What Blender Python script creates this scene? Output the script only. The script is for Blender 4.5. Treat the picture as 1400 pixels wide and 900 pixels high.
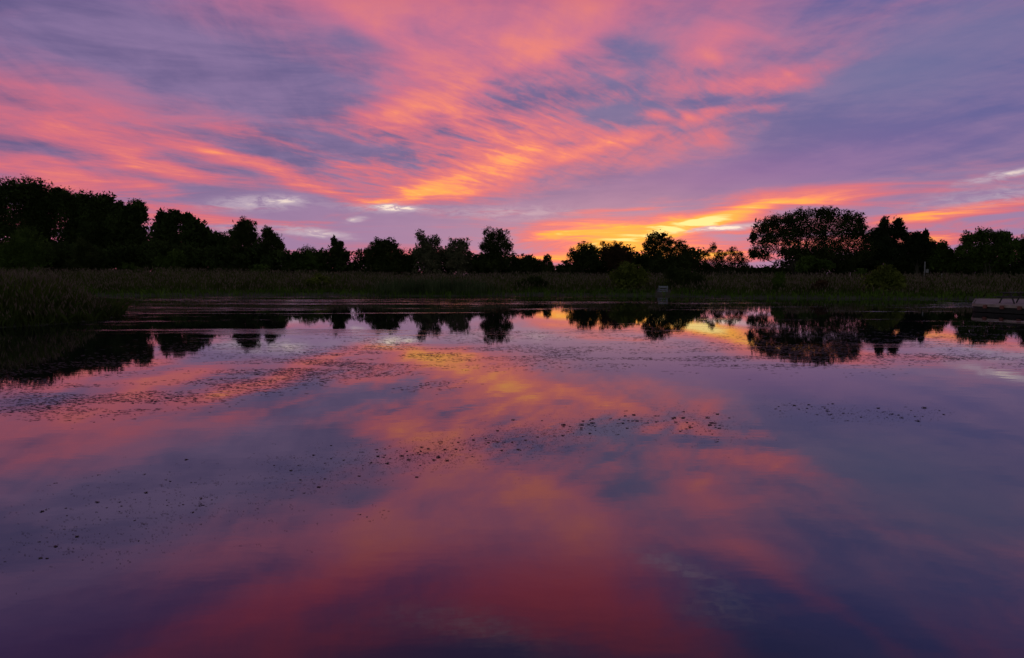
import bpy, math, random
import numpy as np
from mathutils import Vector, noise as mnoise

for _o in list(bpy.data.objects):
    bpy.data.objects.remove(_o)
SC = bpy.context.scene
COL = SC.collection
R = math.radians

# ------------------------------------------------------------------ camera
CAM_H = 2.5
FPX = 933.0                      # focal length in pixels of a 1400 px wide frame
PITCH = math.atan((450 - 376) / FPX)
cam_data = bpy.data.cameras.new('camera')
cam_data.sensor_width = 36.0
cam_data.lens = FPX / 1400 * 36
cam_data.clip_start = 0.05
cam_data.clip_end = 9000
cam = bpy.data.objects.new('camera', cam_data)
cam.location = (0, 0, CAM_H)
cam.rotation_euler = (math.pi / 2 - PITCH, 0, 0)
COL.objects.link(cam)
SC.camera = cam


def ray(px, py):
    """World direction through a pixel of the 1400 x 900 photograph."""
    u, v = px - 700.0, 450.0 - py
    c, s = math.cos(PITCH), math.sin(PITCH)
    return Vector((u, FPX * c + v * s, v * c - FPX * s))


def at(px, py, z=0.0):
    d = ray(px, py)
    k = (z - CAM_H) / d.z
    return Vector((d.x * k, d.y * k, z))


def at_y(px, py, y):
    d = ray(px, py)
    k = y / d.y
    return Vector((d.x * k, y, CAM_H + d.z * k))


def azel(px, py):
    d = ray(px, py).normalized()
    return math.degrees(math.atan2(d.x, d.y)), math.degrees(math.asin(d.z))


def lin(r, g, b):
    f = lambda c: (c / 255 / 12.92) if c <= 10 else ((c / 255 + .055) / 1.055) ** 2.4
    return (f(r), f(g), f(b), 1.0)


# ------------------------------------------------------------------ exposure
SC.view_settings.view_transform = 'Standard'
SC.view_settings.look = 'None'
SC.view_settings.exposure = 0.0
SC.view_settings.gamma = 1.0
SC.view_settings.use_curve_mapping = False
SC.cycles.use_denoising = True
SC.cycles.max_bounces = 6
SC.cycles.diffuse_bounces = 2
SC.cycles.glossy_bounces = 3
SC.cycles.transmission_bounces = 2
SC.cycles.transparent_max_bounces = 4
SC.cycles.sample_clamp_indirect = 4.0


# ------------------------------------------------------------------ small node language
class S:
    """A shader socket with arithmetic."""
    tree = None

    def __init__(self, s): self.s = s

    @classmethod
    def node(cls, t, **kw):
        n = cls.tree.nodes.new(t)
        for k, v in kw.items(): setattr(n, k, v)
        return n

    @classmethod
    def math(cls, op, *args, clamp=False):
        n = cls.node('ShaderNodeMath', operation=op, use_clamp=clamp)
        for i, a in enumerate(args): cls.put(n.inputs[i], a)
        return S(n.outputs[0])

    @classmethod
    def put(cls, inp, a):
        if isinstance(a, S): cls.tree.links.new(a.s, inp)
        else: inp.default_value = a

    def __add__(self, o): return S.math('ADD', self, o)
    __radd__ = __add__
    def __sub__(self, o): return S.math('SUBTRACT', self, o)
    def __rsub__(self, o): return S.math('SUBTRACT', o, self)
    def __mul__(self, o): return S.math('MULTIPLY', self, o)
    __rmul__ = __mul__
    def __truediv__(self, o): return S.math('DIVIDE', self, o)


def vec(x, y, z=0.0):
    n = S.node('ShaderNodeCombineXYZ')
    for i, a in enumerate((x, y, z)): S.put(n.inputs[i], a)
    return S(n.outputs[0])


def xyz(v):
    n = S.node('ShaderNodeSeparateXYZ'); S.put(n.inputs[0], v)
    return [S(o) for o in n.outputs]


def nz(v, scale=1.0, detail=3.0, rough=.5, dist=0.0, color=False):
    n = S.node('ShaderNodeTexNoise', noise_dimensions='3D')
    S.put(n.inputs['Vector'], v); S.put(n.inputs['Scale'], scale); S.put(n.inputs['Detail'], detail)
    S.put(n.inputs['Roughness'], rough); S.put(n.inputs['Distortion'], dist)
    return S(n.outputs['Color' if color else 'Fac'])


def step(x, a, b, c=0.0, d=1.0):
    n = S.node('ShaderNodeMapRange', interpolation_type='SMOOTHSTEP')
    for k, q in (('Value', x), ('From Min', a), ('From Max', b), ('To Min', c), ('To Max', d)): S.put(n.inputs[k], q)
    return S(n.outputs[0])


def mix(f, a, b):
    n = S.node('ShaderNodeMix', data_type='RGBA', clamp_factor=True)
    S.put(n.inputs['Factor'], f)
    S.put(n.inputs[6], a); S.put(n.inputs[7], b)
    return S(n.outputs[2])


def vmath(op, *a):
    n = S.node('ShaderNodeVectorMath', operation=op)
    for i, q in enumerate(a):
        if op == 'SCALE' and i == 1: S.put(n.inputs['Scale'], q)
        else: S.put(n.inputs[i], q)
    return S(n.outputs['Value' if op in ('DOT_PRODUCT', 'LENGTH', 'DISTANCE') else 'Vector'])


def ramp(f, stops):
    n = S.node('ShaderNodeValToRGB'); S.put(n.inputs[0], f)
    el = n.color_ramp.elements
    while len(el) < len(stops): el.new(1.0)
    for e, (p, c) in zip(el, stops): e.position = p; e.color = c
    return S(n.outputs[0])
# ------------------------------------------------------------------ world: dusk sky with lit cloud sheets
SUN_AZ, SUN_EL = 9.0, 1.2        # degrees: just above the horizon, behind the far trees
world = bpy.data.worlds.new('World')
SC.world = world
world.use_nodes = True
world.cycles.sampling_method = 'MANUAL'
world.cycles.sample_map_resolution = 512
S.tree = world.node_tree
S.tree.nodes.clear()
DIR = S(S.node('ShaderNodeTexCoord').outputs['Generated'])
dx, dy, dz = xyz(DIR)
az = S.math('ARCTAN2', dx, dy) * 57.29578
el = S.math('ARCSINE', dz) * 57.29578
elp = S.math('MAXIMUM', el, 0.0)
inv = S.math('DIVIDE', 1.0, S.math('MAXIMUM', dz, 0.0) + 0.10)
pxx, pyy = dx * inv, dy * inv       # position on a flat cloud sheet overhead


def along(deg):                      # sheet coordinates along / across a compass direction
    c, s = math.cos(R(deg)), math.sin(R(deg))
    return pxx * s + pyy * c, pxx * c - pyy * s


s1, t1 = along(-8)
s2, t2 = along(38)
s3, t3 = along(75)
streets = nz(vec(t1 * 2.4, s1 * .55, 3.1), 1.0, 6.0, .6, .5)
ripple = nz(vec(t2 * 5.6, s2 * 1.9, 7.7), 1.0, 5.0, .62, .9)
ripple2 = nz(vec(t2 * 13.0, s2 * 3.6, 2.2), 1.0, 4.0, .6, .6)
billow = nz(vec(t3 * 3.6, s3 * 2.4, 1.3), 1.0, 6.0, .62, .4)
lowbar = nz(vec(az * .085 - el * .03, el * .95, 4.4), 1.0, 6.0, .62, .7)
warp = vmath('SUBTRACT', nz(vec(az * .055, el * .13, 2.0), 1.0, 3.0, .55, 0, True), (.5, .5, .5))
AE = vmath('ADD', vec(az, el, 1.0), vmath('MULTIPLY', warp, (8.0, 3.2, 0.0)))


def blobs(rows, src=AE):
    """Sum of soft elliptical patches (photo x, y, half width, half height, tilt in degrees, weight)."""
    tot = None
    for (px, py, rx, ry, tilt, w) in rows:
        a, e = azel(px, py)
        a1, e1 = azel(px + rx, py); a0, e0 = azel(px - rx, py)
        b1 = azel(px, py - ry)[1]; b0 = azel(px, py + ry)[1]
        rx_, ry_, c, n = (a1 - a0) / 2, (b1 - b0) / 2, math.cos(R(-tilt)), math.sin(R(-tilt))
        u = vmath('DOT_PRODUCT', src, (c / rx_, n / rx_, -(a * c + e * n) / rx_))
        v = vmath('DOT_PRODUCT', src, (-n / ry_, c / ry_, (a * n - e * c) / ry_))
        g = S.math('POWER', 0.36788, S.math('MULTIPLY_ADD', u, u, v * v))
        tot = S.math('MULTIPLY_ADD', g, float(w), tot if tot is not None else 0.0)
    return tot


# heat: how strongly the sheet catches the sunset. Rows beyond the photo's top edge (y < 0) only
# show mirrored in the pond.
HEAT = [
    # left bands
    (10, 172, 150, 22, 8, .46), (120, 185, 90, 12, 12, .26), (200, 228, 80, 11, 5, .72), (40, 226, 130, 22, 2, .44), (320, 176, 50, 9, 6, .40), (230, 198, 150, 9, 12, .36),
    (405, 236, 130, 12, 14, .46), (300, 210, 100, 8, 14, .3), (270, 300, 110, 14, 2, .36), (480, 264, 90, 11, 10, .42), (40, 125, 130, 18, 8, .26), (395, 188, 80, 10, 16, .24),
    (120, 252, 110, 10, 0, .3),
    # centre plume
    (600, 118, 95, 40, -16, .52), (530, 155, 110, 20, -4, .40), (700, 205, 160, 40, 6, .56), (590, 257, 66, 15, -6, 1.05), (690, 215, 70, 16, -14, .4), (510, 228, 110, 22, 8, .34), (660, 235, 110, 18, -8, .34),
    (620, 40, 220, 56, 0, .36), (780, 40, 90, 60, -28, .46), (830, 203, 80, 12, -14, .46), (735, 80, 100, 14, -16, .34), (650, 160, 110, 20, 12, .28),
    (760, 150, 60, 30, 10, .20),
    # right flecks
    (897, 160, 26, 12, 10, .50), (942, 160, 15, 10, 0, .80), (1040, 113, 60, 15, 4, .74), (1110, 92, 70, 12, -10, .2), (985, 45, 50, 18, 0, .30),
    (972, 75, 26, 12, 10, .34), (1000, 146, 60, 7, 0, .50), (880, 203, 80, 12, -8, .30), (1230, 8, 110, 9, -4, .12), (1340, 115, 40, 4, 0, .24), (975, 185, 36, 14, 14, .24),
    (840, 125, 40, 10, 4, .26), (1010, 70, 190, 60, 0, .17), (860, 90, 60, 9, -6, .2), (890, 185, 40, 10, 8, .3),
    # glow along the horizon
    (840, 312, 160, 22, -3, .86), (835, 345, 100, 18, 0, .98), (985, 292, 84, 13, -14, 1.12), (930, 318, 80, 12, -6, .4), (960, 350, 130, 14, 0, .66), (1080, 272, 110, 13, -10, .56),
    (1350, 286, 120, 8, -7, .84), (1250, 304, 100, 10, -4, .64), (560, 322, 160, 10, 2, .16), (730, 318, 80, 16, 0, .46), (775, 348, 60, 12, 0, .5),
    (500, 352, 260, 14, 0, .28), (1200, 340, 220, 16, 0, .46), (100, 330, 200, 26, 0, .24), (460, 292, 50, 7, 0, .34), (970, 325, 90, 6, 0, .3),
    # overhead, seen in the water
    (650, -70, 210, 70, -14, .36), (810, -40, 130, 70, -34, .40), (600, -160, 330, 90, 0, .2), (200, -60, 200, 40, 10, .2), (300, -120, 260, 40, 12, .30), (1160, -95, 170, 24, -22, .26),
    (880, -150, 200, 60, -24, .24), (1010, -20, 80, 16, 0, .26), (470, -60, 120, 30, 10, .26),
]
COOL = [  # holes where the sheet stays in shade
    (300, 95, 190, 50, 12, .34), (120, 50, 190, 40, 6, .2), (480, 62, 60, 22, 10, .34), (880, 70, 46, 30, 0, .30), (845, 152, 45, 18, 0, .40),
    (250, 258, 120, 10, 6, .34), (40, 203, 60, 8, 8, .36), (180, 182, 70, 8, 12, .2), (400, 216, 70, 7, 10, .2),
    (990, 240, 300, 28, -6, .46), (810, 276, 130, 10, -8, .50), (530, 198, 70, 9, 4, .40), (1260, 130, 240, 90, 0, .58), (420, 265, 70, 8, 4, .2),
    (985, 324, 46, 6, 0, .70), (1375, 297, 70, 4, -8, .7), (870, 293, 110, 4, -3, .3), (500, 290, 200, 18, 0, .30), (600, 310, 120, 16, 0, .25),
    (620, -210, 240, 40, 0, .5), (1250, -100, 160, 120, 0, .3), (30, -130, 200, 80, 0, .3),
]
heat = blobs(HEAT) * .66 - blobs(COOL) * .68
hi = step(el, 3.0, 8.0)                     # above the glow band the texture is sheets, below it is bars
tex = (streets - .5) * .8 + (billow - .5) * .75
rip_zone = blobs([(680, 170, 230, 100, 0, 1.0), (450, 220, 180, 50, 0, .6), (980, 130, 200, 60, 0, .6), (150, 200, 220, 60, 0, .45)])
tex = tex + ((ripple - .5) * 1.2 + (ripple2 - .5) * 1.0) * rip_zone
tex = tex * hi + (lowbar - .5) * (step(el, 8.5, 5.0) * 2.9)
heat = heat + tex * step(heat, -.35, .35, .5, 1.0)
heat = S.math('ADD', heat, .06)

# shaded sheet: mauve on the left, blue violet on the right, paler towards the horizon
shade = mix(step(az, -34, 34), lin(101, 88, 135), lin(90, 91, 148))
band = nz(vec(az * .05 + el * .035, el * .42 - az * .03, 6.0), 1.0, 5.0, .6, .5)
shade = mix(step(billow * .3 + streets * .3 + band * .4, .38, .62), shade, lin(136, 112, 156))
shade = mix(blobs([(890, 60, 90, 55, 0, .45), (1200, 100, 130, 50, 0, .7), (840, 150, 70, 40, 0, .5), (480, 60, 90, 40, 0, .35), (1390, 20, 120, 60, 0, .5)]),
            shade, lin(104, 107, 153))
shade = mix(step(el, 17, 26) * .75, shade, mix(step(az, -16, 16), lin(104, 62, 134), lin(72, 76, 152)))
shade = mix(step(el, 9.0, 3.0) * .85, shade, lin(160, 126, 166))
shade = mix(blobs([(1000, 235, 260, 36, -4, .7)]), shade, lin(126, 94, 156))
rose = mix(step(el, 9.0, 19.0), lin(208, 104, 126), mix(step(el, 20, 26), lin(198, 110, 142), lin(196, 80, 120)))
h1 = mix(step(heat, -.10, .50), shade, rose)
h2 = mix(step(heat, .34, .86), h1, mix(step(el, 8, 18), lin(246, 130, 108), mix(step(el, 20, 26), lin(234, 128, 120), lin(220, 84, 108))))
h3 = mix(step(heat + step(el, 10, 19) * -.28, .62, 1.02), h2, mix(step(el, 3, 11), lin(255, 172, 74), lin(255, 164, 100)))
h4 = mix(step(heat, .98, 1.25) * step(el, 9, 4), h3, lin(255, 232, 150))
# gaps through which the pale clear sky shows
gap = blobs([(350, 278, 75, 11, -4, .52), (396, 273, 26, 4, -4, .42), (548, 283, 30, 4, 3, .95), (535, 279, 16, 3, -6, .4), (520, 282, 60, 9, 0, .3), (488, 299, 14, 4, -8, .7), (1390, 236, 60, 6, -9, .6),
             (985, 312, 46, 4, -5, 1.05), (430, 317, 50, 6, 4, .7), (320, 315, 50, 10, 0, .3), 
             (1370, 268, 130, 18, -5, .3), (690, 290, 110, 12, 0, .3), (640, -150, 160, 40, -10, .2), (930, -45, 90, 22, -10, .2), (1010, -120, 90, 44, 0, .18)],
            vmath('ADD', vec(az, el, 1.0), vmath('MULTIPLY', warp, (5.0, 1.6, 0.0))))
fleck = nz(vec(az * .6 + el * .25, el * 2.4, 9.0), 1.0, 6.0, .68, .7)
gap = gap * step(fleck, .30, .66, .30, 1.3)
cloud = mix(step(gap, .02, .55) * .85, h4, lin(184, 164, 184))
cloud = mix(step(gap, .48, 1.05), cloud, lin(248, 228, 212))
# the glow belongs to the sunset side; the unseen rest is neutral fill, brightened to light the bank
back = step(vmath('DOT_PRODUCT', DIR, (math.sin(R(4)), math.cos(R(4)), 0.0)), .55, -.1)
dusk_fill = mix(step(el, 4, 40), lin(172, 170, 164), lin(150, 156, 164))
cloud = mix(back, cloud, dusk_fill)
fall = step(el, 18.5, 34.0, 1.0, .33)
cloud = vmath('SCALE', cloud, fall)
sky = S.node('ShaderNodeTexSky', sky_type='NISHITA', sun_disc=False)
sky.sun_elevation = R(SUN_EL); sky.sun_rotation = R(SUN_AZ); sky.altitude = 200; sky.dust_density = 2.0
bg1 = S.node('ShaderNodeBackground'); S.tree.links.new(sky.outputs[0], bg1.inputs['Color']); bg1.inputs['Strength'].default_value = 0.012
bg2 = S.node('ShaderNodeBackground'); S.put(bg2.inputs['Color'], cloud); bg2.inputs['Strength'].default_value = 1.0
addn = S.node('ShaderNodeAddShader')
S.tree.links.new(bg1.outputs[0], addn.inputs[0]); S.tree.links.new(bg2.outputs[0], addn.inputs[1])
wo = S.node('ShaderNodeOutputWorld'); S.tree.links.new(addn.outputs[0], wo.inputs['Surface'])

# ------------------------------------------------------------------ sun: the last of it, low behind the trees
sun_data = bpy.data.lights.new('sun', 'SUN')
sun_data.energy = 0.12
sun_data.angle = R(0.5)
sun_data.color = (1.0, .55, .25)
sun = bpy.data.objects.new('sun', sun_data)
sd = Vector((math.sin(R(SUN_AZ)) * math.cos(R(SUN_EL)), math.cos(R(SUN_AZ)) * math.cos(R(SUN_EL)), math.sin(R(SUN_EL))))
sun.rotation_euler = sd.to_track_quat('Z', 'Y').to_euler()
COL.objects.link(sun)
# ------------------------------------------------------------------ builders
RNG = np.random.default_rng(7)


def material(name):
    m = bpy.data.materials.new(name); m.use_nodes = True
    S.tree = m.node_tree
    b = m.node_tree.nodes['Principled BSDF']
    return m, b


def plain(name, rgb, rough=.7, rgb2=None, scale=3.0, bump=0.0, stretch=(1, 1, 1)):
    m, b = material(name)
    co = S(S.node('ShaderNodeTexCoord').outputs['Object'])
    co = vmath('MULTIPLY', co, stretch)
    n = nz(co, scale, 5.0, .6)
    c2 = rgb2 or tuple(c * .6 for c in rgb)
    S.put(b.inputs['Base Color'], mix(step(n, .3, .7), (*c2, 1), (*rgb, 1)))
    S.put(b.inputs['Roughness'], rough)
    if bump:
        bp = S.node('ShaderNodeBump'); S.put(bp.inputs['Height'], n); bp.inputs['Strength'].default_value = bump
        bp.inputs['Distance'].default_value = .01
        S.tree.links.new(bp.outputs[0], b.inputs['Normal'])
    return m


def leafy(name, dark, light, scale=.35, trans=.25):
    """Foliage: leaf tone changes from clump to clump, a little light passes through."""
    m = bpy.data.materials.new(name); m.use_nodes = True
    S.tree = m.node_tree; S.tree.nodes.clear()
    pos = S(S.node('ShaderNodeNewGeometry').outputs['Position'])
    n = nz(pos, scale, 3.0, .6)
    c = mix(step(n, .35, .68), (*dark, 1), (*light, 1))
    d = S.node('ShaderNodeBsdfDiffuse'); S.put(d.inputs['Color'], c)
    t = S.node('ShaderNodeBsdfTranslucent'); S.put(t.inputs['Color'], c)
    mx = S.node('ShaderNodeMixShader'); mx.inputs[0].default_value = trans
    S.tree.links.new(d.outputs[0], mx.inputs[1]); S.tree.links.new(t.outputs[0], mx.inputs[2])
    o = S.node('ShaderNodeOutputMaterial'); S.tree.links.new(mx.outputs[0], o.inputs[0])
    return m


def mesh_np(name, verts, faces, mats, mat_idx=None, smooth=False):
    """verts (n,3), faces (m,k) with one k."""
    me = bpy.data.meshes.new(name)
    verts = np.asarray(verts, np.float32); faces = np.asarray(faces, np.int32)
    k = faces.shape[1]
    me.vertices.add(len(verts)); me.vertices.foreach_set('co', verts.ravel())
    me.loops.add(faces.size); me.loops.foreach_set('vertex_index', faces.ravel())
    me.polygons.add(len(faces)); me.polygons.foreach_set('loop_start', np.arange(0, faces.size, k, dtype=np.int32))
    for m in mats: me.materials.append(m)
    if mat_idx is not None: me.polygons.foreach_set('material_index', np.asarray(mat_idx, np.int32))
    if smooth: me.polygons.foreach_set('use_smooth', np.ones(len(faces), bool))
    me.update(calc_edges=True); me.validate()
    return me


def link(name, me, parent=None, loc=None):
    o = bpy.data.objects.new(name, me)
    COL.objects.link(o)
    if parent is not None: o.parent = parent
    if loc is not None: o.location = loc
    return o


def empty(name, loc, label, cat, group=None):
    o = bpy.data.objects.new(name, None); o.empty_display_size = .2
    o.location = loc; COL.objects.link(o)
    tag(o, label, cat, group)
    return o


def tag(o, label=None, cat=None, group=None, kind=None):
    for k, v in (('label', label), ('category', cat), ('group', group), ('kind', kind)):
        if v: o[k] = v
    return o


class MB:
    """Collects boxes and tubes into one mesh."""
    def __init__(self): self.v, self.f = [], []

    def box(self, c, s, rz=0.0, bev=0.0, top=1.0):
        x, y, z = (q / 2 for q in s)
        cc, ss = math.cos(rz), math.sin(rz)
        b = len(self.v)
        b_ = min(bev, x * .5, y * .5, z * .5)
        rings = [(-z, -b_), (-z + b_, 0), (z - b_, 0), (z, -b_)] if b_ else [(-z, 0), (z, 0)]
        for (dz_, ins) in rings:
            k = top if dz_ > 0 else 1.0
            for (sx, sy) in ((-1, -1), (1, -1), (1, 1), (-1, 1)):
                X, Y = sx * (x + ins) * k, sy * (y + ins) * k
                self.v.append((c[0] + X * cc - Y * ss, c[1] + X * ss + Y * cc, c[2] + dz_))
        n = len(rings)
        self.f.append([b + 3, b + 2, b + 1, b]); self.f.append([b + 4 * (n - 1) + i for i in range(4)])
        for r in range(n - 1):
            for i in range(4):
                j = (i + 1) % 4
                self.f.append([b + 4 * r + i, b + 4 * r + j, b + 4 * r + 4 + j, b + 4 * r + 4 + i])
        return self

    def tube(self, pts, rad, n=6):
        pts = [Vector(p) for p in pts]
        b = len(self.v)
        for i, p in enumerate(pts):
            t = (pts[min(i + 1, len(pts) - 1)] - pts[max(i - 1, 0)]).normalized()
            a = t.orthogonal().normalized(); w = t.cross(a)
            for k in range(n):
                q = 2 * math.pi * k / n
                self.v.append(tuple(p + (a * math.cos(q) + w * math.sin(q)) * rad[i]))
        for i in range(len(pts) - 1):
            for k in range(n):
                j = (k + 1) % n
                self.f.append([b + i * n + k, b + i * n + j, b + (i + 1) * n + j, b + (i + 1) * n + k])
        self.f.append([b + k for k in range(n)][::-1]); self.f.append([b + (len(pts) - 1) * n + k for k in range(n)])
        return self

    def bar(self, p, q, w, h):
        """Straight board from p to q, w wide (level) and h deep."""
        p, q = Vector(p), Vector(q)
        t = (q - p).normalized(); sd_ = t.cross(Vector((0, 0, 1)))
        sd_ = (sd_.normalized() if sd_.length > 1e-4 else Vector((1, 0, 0))); up = sd_.cross(t)
        b = len(self.v)
        for e in (p, q):
            for (i, j) in ((-1, -1), (1, -1), (1, 1), (-1, 1)):
                self.v.append(tuple(e + sd_ * i * w / 2 + up * j * h / 2))
        self.f += [[b, b + 1, b + 2, b + 3][::-1], [b + 4, b + 5, b + 6, b + 7]]
        for i in range(4):
            j = (i + 1) % 4; self.f.append([b + i, b + j, b + 4 + j, b + 4 + i])
        return self

    def build(self, name, mat, parent=None, smooth=False):
        me = bpy.data.meshes.new(name); me.from_pydata(self.v, [], self.f)
        me.materials.append(mat)
        if smooth: me.polygons.foreach_set('use_smooth', [True] * len(me.polygons))
        me.update(); me.validate()
        return link(name, me, parent)


# ------------------------------------------------------------------ pond outline and terrain
def P2(px, py): v = at(px, py); return (v.x, v.y)


SHORE = [(-75, 1.6), (-20, 1.4), (0, 1.2), (20, 1.5), (75, 1.6), (92, 40), (100, 62), P2(1500, 410), P2(1400, 409.5), P2(1328, 409), P2(1240, 409.3),
         P2(1120, 408.2), P2(1000, 407.4), P2(940, 405.6), P2(880, 404.6), P2(800, 404.4), P2(735, 403.6), P2(690, 404.6), P2(610, 405.2), P2(540, 405.0),
         P2(455, 403.8), P2(400, 404.2), P2(330, 403.8), P2(250, 404.6), P2(190, 404.4), P2(120, 405), (-70, 84), (-90, 80), (-95, 66), (-60, 63), (-46, 62), (-37, 57),
         (-32, 52), (-27.5, 47), (-25.0, 43), P2(150, 435), P2(120, 439.5), P2(85, 442.5), P2(40, 446), P2(0, 448), P2(-60, 451), (-40, 29), (-75, 26)]
SH = np.array(SHORE)


def sdf(x, y):
    """Distance to the shoreline: positive on land, negative on the water."""
    x = np.asarray(x, float); y = np.asarray(y, float)
    d = np.full(x.shape, 1e9); inside = np.zeros(x.shape, bool)
    for i in range(len(SH)):
        a, b = SH[i], SH[(i + 1) % len(SH)]
        ex, ey = b - a
        t = np.clip(((x - a[0]) * ex + (y - a[1]) * ey) / (ex * ex + ey * ey), 0, 1)
        d = np.minimum(d, np.hypot(x - a[0] - t * ex, y - a[1] - t * ey))
        c = (a[1] > y) != (b[1] > y)
        with np.errstate(divide='ignore', invalid='ignore'):
            xi = a[0] + (y - a[1]) * ex / (ey if ey else 1e-9)
        inside ^= c & (x < xi)
    return np.where(inside, -d, d)


def sm(x, a, b):
    t = np.clip((x - a) / (b - a), 0, 1); return t * t * (3 - 2 * t)


def ground_z(x, y):
    s = sdf(x, y)
    z = -.7 + .7 * sm(s, -3.5, 0.0) + .30 * sm(s, -.1, 1.6) + .75 * sm(s, 2, 40)
    z = z + np.where(s > 3, .10 * np.sin(np.asarray(x) * .21 + 1) * np.cos(np.asarray(y) * .17), 0)
    return z + .55 * sm(-np.asarray(x), 5, 70) * sm(s, 4, 30)


xs = np.concatenate([-np.geomspace(3500, 130, 14), np.arange(-110, 111, 1.5), np.geomspace(130, 3500, 14)])
ys = np.concatenate([[-400, -150, -60, -30, -15, -8, -4, -2, -1, 0, .6, 1.2, 1.8, 2.6, 4, 7, 12, 18, 24], np.arange(27, 112, 1.2), np.geomspace(114, 5000, 30)])
GX, GY = np.meshgrid(xs, ys)
GZ = ground_z(GX, GY)
nx, ny = len(xs), len(ys)
idx = np.arange(nx * ny).reshape(ny, nx)
F = np.stack([idx[:-1, :-1], idx[:-1, 1:], idx[1:, 1:], idx[1:, :-1]], -1).reshape(-1, 4)
m_soil, b = material('soil')
gp = S(S.node('ShaderNodeNewGeometry').outputs['Position'])
n1 = nz(gp, .35, 5, .6); n2 = nz(gp, 3.0, 5, .6)
S.put(b.inputs['Base Color'], mix(step(n1 * .6 + n2 * .4, .35, .62), (.030, .026, .018, 1), (.045, .055, .022, 1)))
S.put(b.inputs['Roughness'], .95)
g = link('ground', mesh_np('ground', np.stack([GX, GY, GZ], -1).reshape(-1, 3), F, [m_soil], smooth=True))
tag(g, kind='structure')

# ------------------------------------------------------------------ water
m_water, b = material('pond_water')
wp = S(S.node('ShaderNodeNewGeometry').outputs['Position'])
wx, wy, wz = xyz(wp)
# wind streaks and thin film: long patches lying across the pond where the surface is not glassy
pat = nz(vec(wx * .035, wy * .21, 3.3), 1.0, 5.0, .6, .8)
pat2 = nz(vec(wx * .11 + 4, wy * .75, 8.1), 1.0, 5.0, .65, .6)
far = step(wy, 22, 62)
film = step(pat * .55 + pat2 * .45 + far * .036 + step(wx, 5, -30) * .035, .53, .63) * step(wy, 15, 34)
film = film * step(nz(vec(wx * .9, wy * 5.0, 1.0), 1.0, 4.0, .6), .25, .75)
S.put(b.inputs['Base Color'], (.0035, .005, .009, 1))
S.put(b.inputs['IOR'], 2.7)
S.put(b.inputs['Roughness'], step(wy, 4, 40, .022, .012) + film * .26)
rip = nz(vec(wx * 1.1, wy * 2.4, 0), 1.0, 3.0, .5)
bp = S.node('ShaderNodeBump'); S.put(bp.inputs['Height'], rip); S.put(bp.inputs['Strength'], .045); bp.inputs['Distance'].default_value = .02
S.tree.links.new(bp.outputs[0], b.inputs['Normal'])
wxs = np.linspace(-130, 130, 27); wys = np.linspace(-3, 112, 24)
WX, WY = np.meshgrid(wxs, wys)
ii = np.arange(WX.size).reshape(WX.shape)
water = link('water', mesh_np('water', np.stack([WX, WY, 0 * WX], -1).reshape(-1, 3),
             np.stack([ii[:-1, :-1], ii[:-1, 1:], ii[1:, 1:], ii[1:, :-1]], -1).reshape(-1, 4), [m_water]))
tag(water, kind='structure')
# ------------------------------------------------------------------ trees and shrubs
m_bark = plain('bark', (.045, .038, .03), .9, (.02, .017, .014), 2.0, .5, (1, 1, .2))
M_LEAF = {
    'wood': leafy('wood_leaf', (.022, .034, .012), (.045, .066, .020), .30),
    'tree': leafy('tree_leaf', (.024, .034, .013), (.050, .062, .022), .45),
    'green': leafy('green_leaf', (.036, .058, .014), (.070, .108, .026), .55),
    'olive': leafy('olive_leaf', (.070, .085, .020), (.135, .155, .035), .8),
    'russet': leafy('russet_leaf', (.042, .028, .020), (.085, .050, .032), .9),
    'willow': leafy('willow_leaf', (.075, .078, .050), (.14, .135, .085), .5),
    'dark': leafy('needle_leaf', (.015, .022, .012), (.030, .042, .020), .5),
}


def leaf_cloud(cent, rad, n, size, rng, flat=1.0, droop=0.0):
    """n kite-shaped leaf sprays scattered in little balls of radius rad around the cluster centres."""
    k = rng.integers(0, len(cent), n)
    d = rng.normal(size=(n, 3)); d /= np.linalg.norm(d, axis=1)[:, None]
    rr = np.where(rng.random(n) < .8, rng.random(n) ** .45, rng.uniform(.8, 1.55, n))
    p = cent[k] + d * (rr * rad[k])[:, None] * np.array([1, 1, flat])
    s = size * rng.uniform(.55, 1.35, n)
    a = rng.normal(size=(n, 3)); a[:, 2] -= droop; a /= np.linalg.norm(a, axis=1)[:, None]
    b_ = np.cross(a, rng.normal(size=(n, 3))); b_ /= np.linalg.norm(b_, axis=1)[:, None]
    w = s * rng.uniform(.28, .5, n)
    v = np.stack([p - a * (s * .5)[:, None], p + b_ * (w * .5)[:, None], p + a * (s * .5)[:, None], p - b_ * (w * .5)[:, None]], 1)
    return v.reshape(-1, 3), np.arange(4 * n).reshape(n, 4)


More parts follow.
